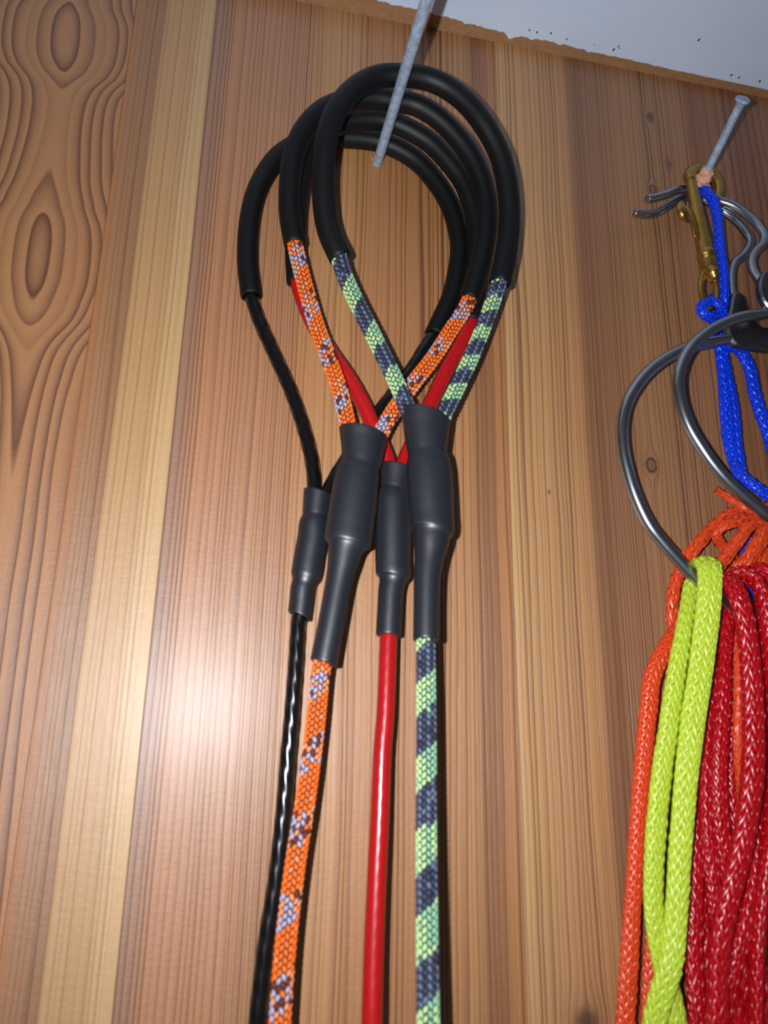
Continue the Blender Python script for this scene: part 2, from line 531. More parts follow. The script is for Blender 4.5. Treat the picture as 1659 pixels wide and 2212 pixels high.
# dark flecks where the paint is chipped
M_CHIP = simple('chipped paint fleck', (70, 66, 66), 0.8)
for (u, v, w) in [(1510, 86, 3.2), (1160, 70, 2.6), (1190, 72, 2.2), (1224, 85, 2.0), (1284, 97, 1.4), (1326, 107, 2.6), (1336, 100, 2.0),
                  (1580, 162, 2.2), (1596, 168, 2.2), (1641, 176, 2.6), (1338, 104, 1.6), (1144, 65, 1.8)]:
    c = PZ(u, v, zb)
    k = mpp(c) * w
    ph = random.uniform(0, 6)
    rr = [random.uniform(0.5, 1.2) for _ in range(7)]
    ring = [(c[0] + k * rr[j] * math.cos(ph + j * 0.9), c[1] + 1.6 * k * rr[j] * math.sin(ph + j * 0.9)) for j in range(7)]
    V = [(a, b_, zb + 0.0001) for a, b_ in ring] + [(a, b_, zb - 0.00005) for a, b_ in ring]
    F = [tuple(range(7)), tuple(range(13, 6, -1))] + [(j, (j + 1) % 7, 7 + (j + 1) % 7, 7 + j) for j in range(7)]
    meshobj('paint_chip', V, F, M_CHIP, ceil, smooth=False)

# ------------------------------------------------------------------ nails
M_ZINC = simple('galvanised steel', (162, 180, 200), 0.42, 0.25, bump=(650, 0.8, 0.0005), var=0.3)
def nail(label, A, Bp, r, head_r):
    A, Bp = np.asarray(A), np.asarray(Bp)
    d = unit(Bp - A)
    root = empty('nail', A, label, 'nail')
    L = np.linalg.norm(Bp - A)
    C = np.array([A - d * 0.012 + d * t for t in np.linspace(0, L + 0.012, 90)])
    dimp = lambda th, s: 1 + 0.035 * np.sin(s * 2300) * np.sign(np.cos(th * 2 + 0.4)) * (1 if s > L * 0.45 else 0.15)
    V, F = sweep(C, r, nseg=18, prof=dimp)
    meshobj('shank', V, F, M_ZINC, root)
    # countersunk head
    prof = [(-0.0045, r), (-0.0022, r * 1.25), (-0.0012, head_r * 0.96), (-0.0006, head_r), (0.0, head_r), (0.0004, head_r * 0.93)]
    C = np.array([Bp + d * p[0] for p in prof]); R = np.array([p[1] for p in prof])
    T = d; N = unit(np.array([0, 0, 1.0]) - T * T[2]); B = np.cross(T, N)
    th = np.linspace(0, 2 * np.pi, 24, endpoint=False)
    V = np.vstack([c + rr * (np.cos(th)[:, None] * B + np.sin(th)[:, None] * N) for c, rr in zip(C, R)])
    F = [(i * 24 + j, i * 24 + (j + 1) % 24, (i + 1) * 24 + (j + 1) % 24, (i + 1) * 24 + j) for i in range(len(prof) - 1) for j in range(24)]
    F += [tuple(range(23, -1, -1)), tuple(range((len(prof) - 1) * 24, len(prof) * 24))]
    meshobj('head', V, F, M_ZINC, root, smooth=False)
    return root
nb = P(815, 352)
NA = nail('long grey steel nail carrying the four black rope handles', nb, nb + np.array([0.003, -0.128, 0.0]), 0.0030, 0.0062)
NBs = P(1487, 452)
NBe = P(1605, 214, 0.065)
NBn = nail('shorter grey steel nail holding the brass snap hook and blue rope', NBs, NBe, 0.0025, 0.0046)
# splinters of torn wood round the nail holes
M_SPL = simple('torn raw wood', (214, 164, 122), 0.8, var=0.12)
for (u, v, du, dv, w) in [(807, 350, -5, -14, 4), (812, 357, -6, 4, 4), (820, 358, 3, 5, 3)]:
    a = P(u, v, 0.0); b_ = P(u + du, v + dv, 0.004); k = mpp(a) * w / 2
    V = [a + (k, 0, 0), a - (k, 0, 0), a + (0, 0.0003, k), b_ + (0, 0, 0)]
    meshobj('splinter', V, [(0, 1, 3), (1, 2, 3), (2, 0, 3), (0, 2, 1)], M_SPL, wall, smooth=False)

# ------------------------------------------------------------------ the four rope leads on the long nail
M_RUB = simple('black rubber tube', (6, 7, 9), 0.52, spec=0.35, bump=(220, 0.15, 0.0003), var=0.15)
M_SHR = simple('dark grey heat shrink sleeve', (26, 29, 36), 0.42, spec=0.8, bump=(160, 0.12, 0.0006), var=0.10)
M_OR = simple('orange cord', (242, 110, 30), 0.5, spec=0.3)
M_PEACH = simple('peach cord', (232, 142, 92), 0.5, spec=0.3)
M_LAV = simple('lavender grey cord', (168, 164, 190), 0.45, spec=0.4)
M_MAR = simple('maroon cord', (96, 40, 30), 0.5, spec=0.3)
M_GRN = simple('pale green cord', (136, 182, 144), 0.5, spec=0.3)
M_LIME = simple('lime green cord', (178, 210, 146), 0.5, spec=0.3)
M_NAVY = simple('slate blue cord', (40, 46, 66), 0.45, spec=0.4)
M_SLATE = simple('grey blue cord', (92, 100, 124), 0.45, spec=0.4)
M_COREO = simple('rope core dark brown', (70, 30, 18), 0.8)
M_COREG = simple('rope core dark navy', (20, 24, 36), 0.8)
M_BLK = simple('glossy black coated rope', (12, 12, 14), 0.22, spec=0.55, coat=0.4, coat_rough=0.12)
M_RED = simple('glossy red coated rope', (168, 16, 20), 0.28, spec=0.5, coat=0.5, coat_rough=0.12, bump=(130, 0.08, 0.0006))

def helix(sp, th, per):
    return (sp / per + ((th - 1.5 * math.pi) % (2 * math.pi)) / (2 * math.pi) * 0.5) % 1.0
def col_orange(per, sp, th, sg, k, r):
    ph = helix(sp, th, per) + random.uniform(-0.03, 0.03)
    u = random.random()
    if ph < 0.55:
        return 0 if u > 0.08 else 1
    if math.cos(th) > 0.0: return 2 if u > 0.45 else (3 if u > 0.28 else (1 if u > 0.14 else 0))
    return 1 if u > 0.45 else (3 if u > 0.25 else (2 if u > 0.12 else 0))
def col_green(per, sp, th, sg, k, r):
    ph = helix(sp, th, per) + random.uniform(-0.02, 0.02)
    u = random.random()
    if ph < 0.5:
        lim = 0.85 if math.cos(th) > 0.25 else 0.25
        return 1 if u < lim else 0
    return 2 if (sg > 0) != (u < 0.12) else 3

def px_path(pts, d):
    if callable(d): q = [P(p[0], p[1], d(p[1])) for p in pts]
    else: q = [P(p[0], p[1], (p[2] if len(p) > 2 else d)) for p in pts]
    if pts[-1][1] > 2300:                       # ropes run on below the picture
        q.append(q[-1] + unit(q[-1] - q[-2]) * 0.11)
    return q

def lead(name, label, dk, tube, legL, legR, down, neck, kind, slant=(0, 0), period=(0.028, 0.028, 0.029)):
    """handle tube over the nail, two rope legs, shrink sleeve, rope hanging down"""
    d = lambda y: float(np.interp(y, [250, 480, 700, 950, 1200, 1400, 2212], dk))
    mid = tube[len(tube) // 2]
    root = empty(name, P(mid[0], mid[1], d(mid[1])), label, 'rope', 'rope leads with black tube handles on the long nail')
    C, _, _ = spline(px_path(tube, d), 0.002)
    V, F = sweep(C, 0.0059, nseg=24, caps='open')
    meshobj('handle_tube', V, F, M_RUB, root)
    pl = [px_path(x, d) for x in (legL, legR, down)]
    rr = 0.0042
    for q, part, per in zip(pl, ('rope_leg', 'rope_leg', 'rope'), period):
        C, _, ss = spline(q, 0.0008)
        if kind == 'black':
            V, F = sweep(C, 0.0037, nseg=30, prof=lambda th, s: 1 + 0.032 * np.cos(6 * th - s * 640) ** 3, caps='flat')
            meshobj(part, V, F, M_BLK, root)
        elif kind == 'red':
            V, F = sweep(C, 0.0042, nseg=26, prof=lambda th, s: 1 + 0.006 * np.sin(4 * th + s * 900), caps='flat')
            meshobj(part, V, F, M_RED, root)
        else:
            og = kind == 'orange'
            V, F = sweep(C, rr * 0.88, nseg=16, caps='flat')
            o = meshobj(part, V, F, M_COREO if og else M_COREG, root)
            V, F, MI = braid(C, rr * 0.97, rr * 0.97, 12, 0.0027, 0.52, 0.00150, 0.00085, 0.00066,
                             (lambda *a, per=per: col_orange(per, *a)) if og else (lambda *a, per=per: col_green(per, *a)), sink=0.91)
            s_ = meshobj('braid', V, F, [M_OR, M_PEACH, M_LAV, M_MAR] if og else [M_GRN, M_LIME, M_NAVY, M_SLATE], o, midx=MI)
            s_['kind'] = 'stuff'
    pts = px_path([(a[0], a[1]) for a in neck], d)
    w = [a[2] / 2 * mpp(p) for a, p in zip(neck, pts)]
    C, vals, _ = spline(pts, 0.0006, w)
    rx = vals[:, 0]
    rnd = np.clip((rx - 0.0055) / 0.006, 0, 1)
    V, F = sweep(C, rx, rx * (1.0 - 0.22 * rnd), nseg=32, caps='open', slant=slant)
    meshobj('shrink_sleeve', V, F, M_SHR, root)
    return root

lead('black_rope_lead', 'glossy black coated rope lead, its handle nearest the wall', [.0066, .0066, .0066, .0075, .009, .011, .020],
     tube=[(543, 640), (535, 564), (539, 480), (554, 416), (577, 370), (607, 334), (657, 307), (716, 298), (767, 299), (818, 306), (860, 322), (902, 349), (940, 391),
           (969, 437), (986, 488), (993, 535), (988, 585), (974, 644), (953, 692), (938, 724)],
     legL=[(539, 620), (546, 652), (560, 693), (594, 769), (628, 845), (657, 929), (674, 1001), (680, 1070)],
     legR=[(948, 705), (919, 748), (885, 803), (830, 874), (780, 945), (729, 1022), (702, 1075)],
     down=[(651, 1300), (645, 1340), (638, 1443), (628, 1570), (623, 1621), (611, 1769), (594, 1916), (577, 2022), (564, 2127), (555, 2212), (543, 2330), (530, 2480)],
     neck=[(687, 1066, 64), (684, 1090, 60), (682, 1110, 58), (681, 1117, 57), (680, 1123, 61), (678, 1134, 65), (676, 1160, 67), (669, 1200, 68), (664, 1232, 68), (661, 1246, 66), (659, 1253, 59), (657, 1260, 54), (654, 1272, 54), (651, 1300, 53), (647, 1330, 53)], slant=(.0012, .0016),
     kind='black')
lead('red_rope_lead', 'smooth glossy red coated rope lead with black handle and dark sleeve', [.0228, .0175, .0160, .0180, .022, .026, .040],
     tube=[(642, 610), (638, 522), (642, 437), (653, 374), (670, 324), (699, 286), (742, 265), (792, 258), (839, 262), (881, 279), (927, 307), (965, 345), (999, 391),
           (1018, 437), (1029, 480), (1034, 540), (1032, 600), (1026, 650), (1019, 695)],
     legL=[(640, 590), (647, 625), (672, 690), (714, 760), (755, 820), (784, 872), (805, 918), (826, 965), (842, 1012), (846, 1040)],
     legR=[(1024, 670), (1003, 727), (965, 798), (927, 878), (897, 945), (872, 1001), (862, 1040)],
     down=[(841, 1340), (839, 1380), (832, 1549), (826, 1621), (820, 1769), (813, 1916), (807, 2064), (803, 2212), (799, 2340), (795, 2480)],
     neck=[(858, 1013, 84), (855, 1036, 74), (852, 1056, 69), (851, 1062, 67), (850, 1068, 73), (850, 1080, 79), (850, 1105, 80), (849, 1160, 79), (849, 1215, 77), (850, 1236, 77), (850, 1246, 73), (849, 1252, 62), (848, 1258, 58), (845, 1275, 56), (842, 1320, 55), (839, 1372, 55)], slant=(.0008, 0),
     kind='red')
lead('orange_rope_lead', 'orange braided rope lead flecked with lavender and maroon', [.0392, .0310, .0280, .0310, .035, .038, .048],
     tube=[(637, 528), (626, 459), (628, 374), (642, 311), (666, 269), (699, 238), (750, 218), (801, 212), (843, 216), (893, 225), (936, 248), (978, 286), (1016, 336), (1041, 391),
           (1052, 450), (1050, 505), (1039, 564), (1026, 610), (1013, 648)],
     legL=[(634, 505), (641, 545), (661, 625), (682, 697), (708, 769), (733, 840), (750, 912), (757, 950)],
     legR=[(1020, 630), (1007, 662), (974, 714), (936, 773), (893, 828), (851, 887), (826, 929), (812, 960)],
     down=[(704, 1400), (695, 1440), (683, 1549), (672, 1642), (657, 1748), (640, 1853), (626, 1959), (615, 2064), (607, 2170), (602, 2240), (594, 2350), (586, 2480)],
     neck=[(785, 936, 106), (784, 971, 94), (781, 998, 86), (779, 1006, 83), (778, 1011, 83), (776, 1016, 91), (771, 1034, 96), (763, 1090, 102), (756, 1140, 103), (752, 1166, 103), (750, 1174, 99), (749, 1179, 86), (747, 1186, 79), (741, 1216, 68), (733, 1253, 60), (717, 1338, 58), (699, 1431, 60)], slant=(.0022, .0006),
     kind='orange')
lead('green_rope_lead', 'pale green and slate blue braided rope lead, its handle outermost on the nail', [.0556, .0440, .0400, .0440, .050, .056, .074],
     tube=[(735, 558), (710, 501), (699, 437), (699, 353), (710, 281), (729, 235), (767, 191), (817, 166), (872, 163), (923, 170), (965, 189), (1007, 222), (1045, 269), (1071, 315),
           (1088, 362), (1098, 421), (1100, 480), (1094, 543), (1080, 612)],
     legL=[(728, 535), (740, 585), (771, 655), (801, 714), (830, 773), (855, 824), (876, 873), (890, 910)],
     legR=[(1084, 595), (1074, 625), (1047, 701), (1016, 777), (982, 849), (957, 900), (940, 940)],
     down=[(921, 1350), (920, 1390), (921, 1549), (921, 1642), (921, 1853), (923, 2064), (925, 2212), (927, 2350), (929, 2480)],
     neck=[(919, 898, 108), (921, 935, 98), (922, 968, 88), (923, 980, 85), (923, 986, 85), (924, 991, 92), (926, 1008, 98), (930, 1070, 99), (933, 1115, 96), (934, 1140, 96), (934, 1147, 93), (933, 1152, 84), (931, 1172, 77), (927, 1205, 65), (923, 1240, 59), (921, 1310, 56), (920, 1382, 56)], slant=(.0036, 0), period=(.026, .0195, .029),
     kind='green')

# ------------------------------------------------------------------ things on the short nail
M_BRASS = simple('worn brass', (190, 150, 78), 0.34, 1.0, bump=(300, 0.2, 0.0003), var=0.15)
M_STEEL = simple('polished steel', (178, 184, 192), 0.26, 1.0, bump=(200, 0.06, 0.0004), var=0.08)
M_STEELD = simple('dull forged steel', (120, 122, 124), 0.36, 1.0, bump=(260, 0.25, 0.0004), var=0.15)

def tube_px(name, pts, w, mat, parent, d=0.02, caps='round', nseg=18, step=0.0008, flat=1.0):
    q = px_path(pts, d)
    ww = np.broadcast_to(np.asarray(w, float), (len(q),))
    r = [a / 2 * mpp(p) for a, p in zip(ww, q)]
    C, v, _ = spline(q, step, r)
    V, F = sweep(C, v[:, 0], v[:, 0] * flat, nseg=nseg, caps=caps)
    return meshobj(name, V, F, mat, parent)

# pink tape scrap wound on the nail
nd = unit(NBe - NBs)
NV = lambda t: NBs + nd * t
Lb = np.linalg.norm(NBe - NBs)
C = np.array([NV(t) for t in np.linspace(Lb * 0.17, Lb * 0.40, 14)])
M_TAPE = simple('pink torn tape', (226, 170, 142), 0.7, var=0.1, bump=(220, 0.6, 0.0008))
V, F = sweep(C, np.linspace(0.0066, 0.0034, 14) * (1 + 0.14 * np.sin(np.arange(14) * 1.9)), nseg=14, prof=lambda th, s: 1 + 0.16 * np.sin(3 * th + s * 900) + 0.08 * np.sin(5 * th - s * 500))
meshobj('tape_scrap', V, F, M_TAPE, NBn, smooth=False)

# brass snap hook
br = empty('snap_hook', P(1492, 388, 0.023), 'worn brass bolt snap hook hanging from the short nail', 'snap hook')
tube_px('barrel', [(1491, 386), (1494, 400), (1499, 425), (1505, 455), (1512, 490), (1519, 520), (1525, 548)], [19, 20, 25, 29, 31, 33, 35], M_BRASS, br, 0.023)
tube_px('collar', [(1524.5, 546), (1526, 552), (1527, 557)], [36, 41, 37], M_BRASS, br, 0.023)
tube_px('collar', [(1490, 383), (1491, 387), (1492, 391)], [20, 23, 20], M_BRASS, br, 0.023)
tube_px('lower_body', [(1527, 555), (1531, 570), (1535, 588), (1539, 600)], [35, 36, 33, 24], M_BRASS, br, 0.023)
tube_px('hook', [(1491, 394, 0.022), (1489, 381, 0.020), (1497, 370, 0.017), (1515, 366, 0.0135), (1535, 374, 0.012), (1549, 394, 0.012), (1552, 418, 0.0125), (1546, 440, 0.013)],
        [20, 27, 29, 27, 25, 25, 24, 18], M_BRASS, br)
tube_px('bolt', [(1482, 448, 0.025), (1490, 462, 0.026), (1497, 490, 0.026), (1501, 510, 0.025)], [9, 10, 9, 7], M_BRASS, br)
tube_px('thumb_lever', [(1472, 440, 0.028), (1471, 450, 0.029), (1476, 464, 0.029), (1481, 474, 0.028)], [14, 24, 23, 12], M_BRASS, br, flat=0.8)
tube_px('swivel_ball', [(1536, 582, 0.026), (1540, 588, 0.026), (1543, 596, 0.026)], [20, 26, 20], M_BRASS, br)
ec = [(1531 + 17 * math.sin(a) + 6 * math.cos(a) * -0.6, 626 - 40 * math.cos(a)) for a in np.linspace(0, 2 * math.pi, 20, endpoint=False)]
q = np.array([P(u, v, 0.024) for u, v in ec])
V, F = sweep_closed(q, 6.5 * mpp(q[0]), 14)
meshobj('swivel_eye', V, F, M_BRASS, br)

# steel hooks: bent wire tail, flattened neck, large round ring
def steel_hook(label, wire, ww, plate, pd, ring, rw):
    root = empty('steel_ring_hook', P(*wire[4]), label, 'metal hook', 'steel ring hooks on the short nail')
    tube_px('hook_wire', wire, ww, M_STEEL, root, caps='flat')
    c2 = np.array([P(u, v, pd) for u, v in plate])
    th = 0.0026
    cen = c2.mean(0)
    ins = cen + (c2 - cen) * 0.93
    n = len(c2)
    V = np.vstack([ins + (0, -th, 0), c2 + (0, -th * 0.55, 0), c2 + (0, th * 0.55, 0), ins + (0, th, 0)])
    F = [tuple(range(n))[::-1], tuple(range(3 * n, 4 * n))]
    for r in range(3):
        F += [(r * n + i, r * n + (i + 1) % n, (r + 1) * n + (i + 1) % n, (r + 1) * n + i) for i in range(n)]
    meshobj('flat_neck', V, F, M_STEELD, root, smooth=False)
    q = [P(*p) for p in ring]
    C, _, _ = spline(q, 0.0015)
    e = np.minimum(np.arange(len(C)), np.arange(len(C))[::-1]) / 16.0
    V, F = sweep(C, rw * np.clip(0.55 + 0.45 * e, 0, 1), nseg=22, caps='round')
    meshobj('ring', V, F, M_STEEL, root)
    return root
def catpoly(pts, n=6):
    a = np.asarray(pts, float); out = []
    m = len(a)
    for i in range(m):
        p0, p1, p2, p3 = a[i - 1], a[i], a[(i + 1) % m], a[(i + 2) % m]
        for t in np.linspace(0, 1, n, endpoint=False):
            out.append(0.5 * (2 * p1 + (p2 - p0) * t + (2 * p0 - 5 * p1 + 4 * p2 - p3) * t * t + (3 * p1 - p0 - 3 * p2 + p3) * t ** 3))
    return [tuple(o) for o in out]

w1 = [(1370, 460, 0.008), (1395, 464, 0.008), (1417, 460, 0.008), (1440, 447, 0.008), (1463, 433, 0.008), (1485, 426, 0.008), (1515, 428, 0.008), (1553, 450, 0.010), (1583, 471, 0.012), (1605, 494, 0.0145), (1619, 517, 0.016),
      (1616, 534, 0.017), (1603, 552, 0.018), (1586, 568, 0.019), (1579, 590, 0.020), (1579, 625, 0.022), (1583, 650, 0.024)]
p1 = [(1581, 634), (1597, 640), (1605, 665), (1626, 698), (1640, 712), (1680, 715), (1730, 728), (1725, 756), (1680, 762), (1620, 756), (1583, 748), (1569, 728), (1565, 700), (1573, 672)]
r1 = [(1610, 727, .026), (1585, 730, .026), (1560, 734, .026), (1537, 738, .026), (1503, 745, .026), (1458, 763, .026), (1413, 792, .026), (1379, 828, .026), (1354, 872, .026), (1344, 920, .026), (1346, 970, .026), (1356, 1018, .026),
      (1373, 1072, .026), (1402, 1133, .026), (1436, 1177, .026), (1470, 1215, .026), (1502, 1249, .026), (1535, 1279, .026), (1567, 1300, .026), (1600, 1316, .026), (1660, 1335, .026), (1740, 1325, .026), (1815, 1250, .026),
      (1850, 1100, .026), (1835, 930, .026), (1790, 810, .026), (1720, 745, .026)]
steel_hook('steel hook with large dark ring through the yellow and red ropes', w1, [18] * len(w1), catpoly(p1, 3), 0.026, r1, 0.0035)
w2 = [(1398, 430, 0.0145), (1417, 426, 0.0145), (1440, 419, 0.0145), (1463, 410, 0.0145), (1483, 410, 0.0145), (1515, 414, 0.0145), (1553, 433, 0.0145), (1583, 444, 0.017), (1612, 464, 0.0195), (1635, 485, 0.022), (1649, 507, 0.024),
      (1648, 525, 0.025), (1632, 543, 0.026), (1623, 561, 0.027), (1626, 584, 0.029), (1637, 602, 0.031), (1650, 620, 0.034)]
p2 = [(1650, 588), (1665, 600), (1690, 640), (1730, 655), (1760, 670), (1750, 690), (1700, 690), (1665, 676), (1645, 655), (1636, 628), (1638, 605)]
r2 = [(1690, 670, .038), (1659, 676, .038), (1635, 679, .038), (1594, 687, .038), (1555, 702, .038), (1522, 722, .038), (1492, 751, .038), (1474, 783, .038), (1466, 817, .038), (1467, 849, .038), (1476, 889, .038), (1492, 928, .038),
      (1515, 966, .038), (1537, 998, .038), (1567, 1034, .038), (1598, 1064, .038), (1628, 1090, .038), (1659, 1116, .038), (1730, 1150, .038), (1820, 1140, .038), (1900, 1050, .038), (1920, 910, .038), (1880, 780, .038), (1800, 700, .038), (1735, 672, .038)]
steel_hook('steel hook with the upper ring crossing in front of the blue rope', w2, [18] * len(w2), catpoly(p2, 3), 0.038, r2, 0.0033)

# ------------------------------------------------------------------ braided plastic ropes
def poly(name, col, rough=0.3, sub=0.0):
    m, nt, b = newmat(name)
    q = NB(nt)
    tc = q.n('ShaderNodeTexCoord').outputs['Object']
    c = lin(col)
    f = q.noise(tc, 420.0, 3.0, 0.6)
    q.put(b.inputs['Base Color'], q.ramp(f, [(0.3, tuple(v * 0.82 for v in c[:3]) + (1,)), (0.7, c)]))
    b.inputs['Roughness'].default_value = rough
    b.inputs['Specular IOR Level'].default_value = 0.5
    b.inputs['Coat Weight'].default_value = 0.18
    b.inputs['Coat Roughness'].default_value = 0.20
    q.put(b.inputs['Normal'], q.bump(q.noise(tc, 700.0, 2.0), 0.15, 0.0003))
    return m
M_BLUE = poly('blue plastic rope', (0, 58, 226))
M_ORP = poly('orange plastic rope', (226, 74, 30))
M_YEL = poly('yellow green plastic rope', (198, 220, 62), 0.34)
M_REDP = poly('crimson plastic rope', (186, 8, 22))

def strand(root, name, pts, w, mat, d=0.02, flat=0.62, nc=10, pitch=0.0044, lean=0.42):
    q = px_path(pts, d)
    w = list(np.broadcast_to(np.asarray(w, float), (len(pts),)))
    ww = w + [w[-1]] * (len(q) - len(w))
    r = [a / 2 * mpp(p) * 0.92 for a, p in zip(ww, q)]
    C, v, ss = spline(q, 0.0012, r)
    rx = v[:, 0]; ry = np.maximum(rx * flat, 0.0018)
    V, F = sweep(C, rx * 0.86, ry * 0.86, nseg=14, caps='round')
    o = meshobj(name, V, F, mat, root)
    rm = float(rx.mean())
    wd = 2 * math.pi * rm * 0.82 / nc
    V, F, MI = braid(C, rx * 0.96, ry * 0.96, nc, pitch, lean, pitch * 0.86, wd * 0.66, rm * 0.17, lambda *a: 0, sink=0.88, jitter=0.10)
    s_ = meshobj('braid', V, F, mat, o)
    s_['kind'] = 'stuff'
    return o

bl = empty('blue_rope', P(1517, 414, 0.026), 'shiny blue braided plastic rope tied to the brass snap hook', 'rope')
strand(bl, 'strand', [(1508, 420, 0.016), (1520, 413, 0.021), (1539, 432, 0.025), (1549, 466, 0.025), (1553, 512, 0.025), (1556, 546, 0.025), (1562, 591, 0.025), (1563, 625, 0.024), (1562, 660, 0.021), (1555, 690, 0.016)], [18, 23, 24, 23, 24, 24, 24, 24, 26, 28], M_BLUE, flat=0.8, nc=8, pitch=0.0055, lean=0.3)
strand(bl, 'knot', [(1545, 640, 0.020), (1530, 652, 0.026), (1516, 662, 0.027), (1519, 676, 0.027), (1533, 685, 0.026), (1551, 688, 0.022), (1563, 680, 0.018)], [18, 22, 24, 25, 26, 26, 20], M_BLUE, flat=0.8, nc=8, pitch=0.0045)
strand(bl, 'knot', [(1536, 645, 0.018), (1544, 652, 0.027), (1556, 662, 0.027), (1563, 676, 0.024), (1558, 694, 0.018)], [16, 20, 22, 24, 24], M_BLUE, flat=0.8, nc=8, pitch=0.0045)
strand(bl, 'strand', [(1550, 680, 0.015), (1553, 718, 0.014), (1560, 770, 0.012), (1568, 826, 0.011), (1576, 890, 0.011), (1582, 950, 0.011), (1592, 1000, 0.012), (1600, 1030, 0.012), (1604, 1104, 0.009), (1612, 1190, 0.008), (1620, 1280, 0.008)],
       [26, 27, 30, 40, 52, 50, 42, 34, 30, 26, 26], M_BLUE, flat=0.55, nc=10, pitch=0.0058, lean=0.34)
strand(bl, 'strand', [(1578, 745, 0.016), (1598, 758, 0.014), (1618, 792, 0.013), (1630, 849, 0.012), (1644, 894, 0.012), (1662, 945, 0.012), (1690, 1040, 0.012), (1710, 1150, 0.012)], [28, 30, 32, 32, 33, 34, 34, 34], M_BLUE, flat=0.65, nc=10, pitch=0.0055, lean=0.36)
strand(bl, 'strand', [(1590, 1008, 0.019), (1603, 1026, 0.022), (1620, 1041, 0.024), (1640, 1057, 0.026), (1662, 1073, 0.027), (1700, 1095, 0.028)], [22, 25, 27, 30, 32, 32], M_BLUE, flat=0.7, nc=8, pitch=0.0052)

og = empty('orange_rope', P(1583, 1107, 0.016), 'bundle of orange plastic rope hanging behind the yellow and red ropes', 'rope')
strand(og, 'strand', [(1618, 1118, 0.016), (1583, 1108, 0.018), (1545, 1134, 0.018), (1512, 1170, 0.018), (1488, 1200, 0.016), (1466, 1240, 0.014), (1455, 1280, 0.013), (1452, 1320, 0.012), (1456, 1370, 0.011), (1462, 1420, 0.010)], [24, 26, 28, 30, 30, 28, 28, 28, 26, 26], M_ORP, flat=0.6, pitch=0.0075, lean=0.22, nc=8)
strand(og, 'strand', [(1470, 1350, 0.014), (1446, 1385, 0.017), (1424, 1425, 0.018), (1408, 1470, 0.018), (1402, 1520, 0.018), (1394, 1597, 0.018), (1385, 1693, 0.018), (1377, 1790, 0.018), (1371, 1886, 0.018), (1365, 1983, 0.018), (1359, 2080, 0.018), (1353, 2176, 0.018), (1345, 2300, 0.018), (1338, 2420, 0.018)],
       [34, 38, 42, 44, 45, 44, 41, 40, 40, 42, 46, 46, 46, 46], M_ORP, flat=0.7, pitch=0.0046, lean=0.45, nc=12)
strand(og, 'strand', [(1660, 1140, 0.018), (1625, 1122, 0.022), (1590, 1128, 0.023), (1560, 1140, 0.021), (1548, 1155, 0.018), (1562, 1180, 0.014), (1580, 1200, 0.012)], [24, 24, 22, 20, 20, 22, 22], M_ORP, flat=0.6, pitch=0.008, lean=0.2, nc=8)
strand(og, 'strand', [(1650, 1095, 0.020), (1632, 1118, 0.022), (1605, 1152, 0.023), (1578, 1190, 0.022), (1552, 1224, 0.020), (1530, 1262, 0.016)], [26, 28, 29, 29, 30, 28], M_ORP, flat=0.55, pitch=0.008, lean=0.2, nc=8)
strand(og, 'strand', [(1690, 1110, 0.020), (1660, 1140, 0.023), (1638, 1172, 0.024), (1616, 1206, 0.022), (1588, 1238, 0.018), (1560, 1275, 0.014)], [36, 36, 36, 36, 34, 32], M_ORP, flat=0.55, pitch=0.008, lean=0.2, nc=8)
strand(og, 'strand', [(1700, 1170, 0.018), (1668, 1195, 0.020), (1640, 1222, 0.020), (1610, 1255, 0.016)], [34, 34, 34, 32], M_ORP, flat=0.55, pitch=0.008, lean=0.2, nc=8)
strand(og, 'strand', [(1561, 1068, 0.014), (1586, 1083, 0.018), (1612, 1096, 0.022), (1650, 1110, 0.022)], [16, 22, 24, 26], M_ORP, flat=0.6, pitch=0.007, lean=0.2, nc=8)
strand(og, 'strand', [(1600, 1330, 0.026), (1597, 1389, 0.031), (1595, 1457, 0.033), (1595, 1516, 0.033), (1594, 1597, 0.032), (1599, 1693, 0.028), (1604, 1760, 0.022)], [20, 20, 20, 20, 20, 18, 16], M_ORP, flat=0.8, pitch=0.006, lean=0.3, nc=8)
strand(og, 'strand', [(1420, 1900, 0.016), (1412, 2020, 0.016), (1404, 2120, 0.016), (1400, 2220, 0.016), (1395, 2400, 0.016)], [36, 38, 38, 38, 38], M_ORP, flat=0.6, nc=10)

yl = empty('yellow_rope', P(1526, 1218, 0.03), 'bright yellow green braided rope doubled over the steel ring', 'rope')
strand(yl, 'strand', [(1496, 1290, 0.019), (1502, 1250, 0.019), (1512, 1226, 0.023), (1524, 1216, 0.030), (1532, 1230, 0.035), (1533, 1265, 0.037), (1529, 1321, 0.036), (1522, 1378, 0.035), (1515, 1434, 0.034), (1507, 1491, 0.034), (1499, 1540, 0.034),
       (1492, 1597, 0.034), (1484, 1661, 0.034), (1478, 1725, 0.034), (1473, 1790, 0.034), (1468, 1854, 0.034), (1464, 1919, 0.034), (1460, 1983, 0.034), (1455, 2040, 0.034), (1444, 2100, 0.034), (1425, 2160, 0.032), (1410, 2230, 0.030), (1398, 2330, 0.03), (1390, 2430, 0.03)],
       [40, 46, 54, 60, 58, 56, 57, 57, 56, 56, 56, 55, 53, 52, 51, 51, 50, 50, 52, 54, 54, 52, 50, 50], M_YEL, flat=0.5, nc=14, pitch=0.0056, lean=0.36)
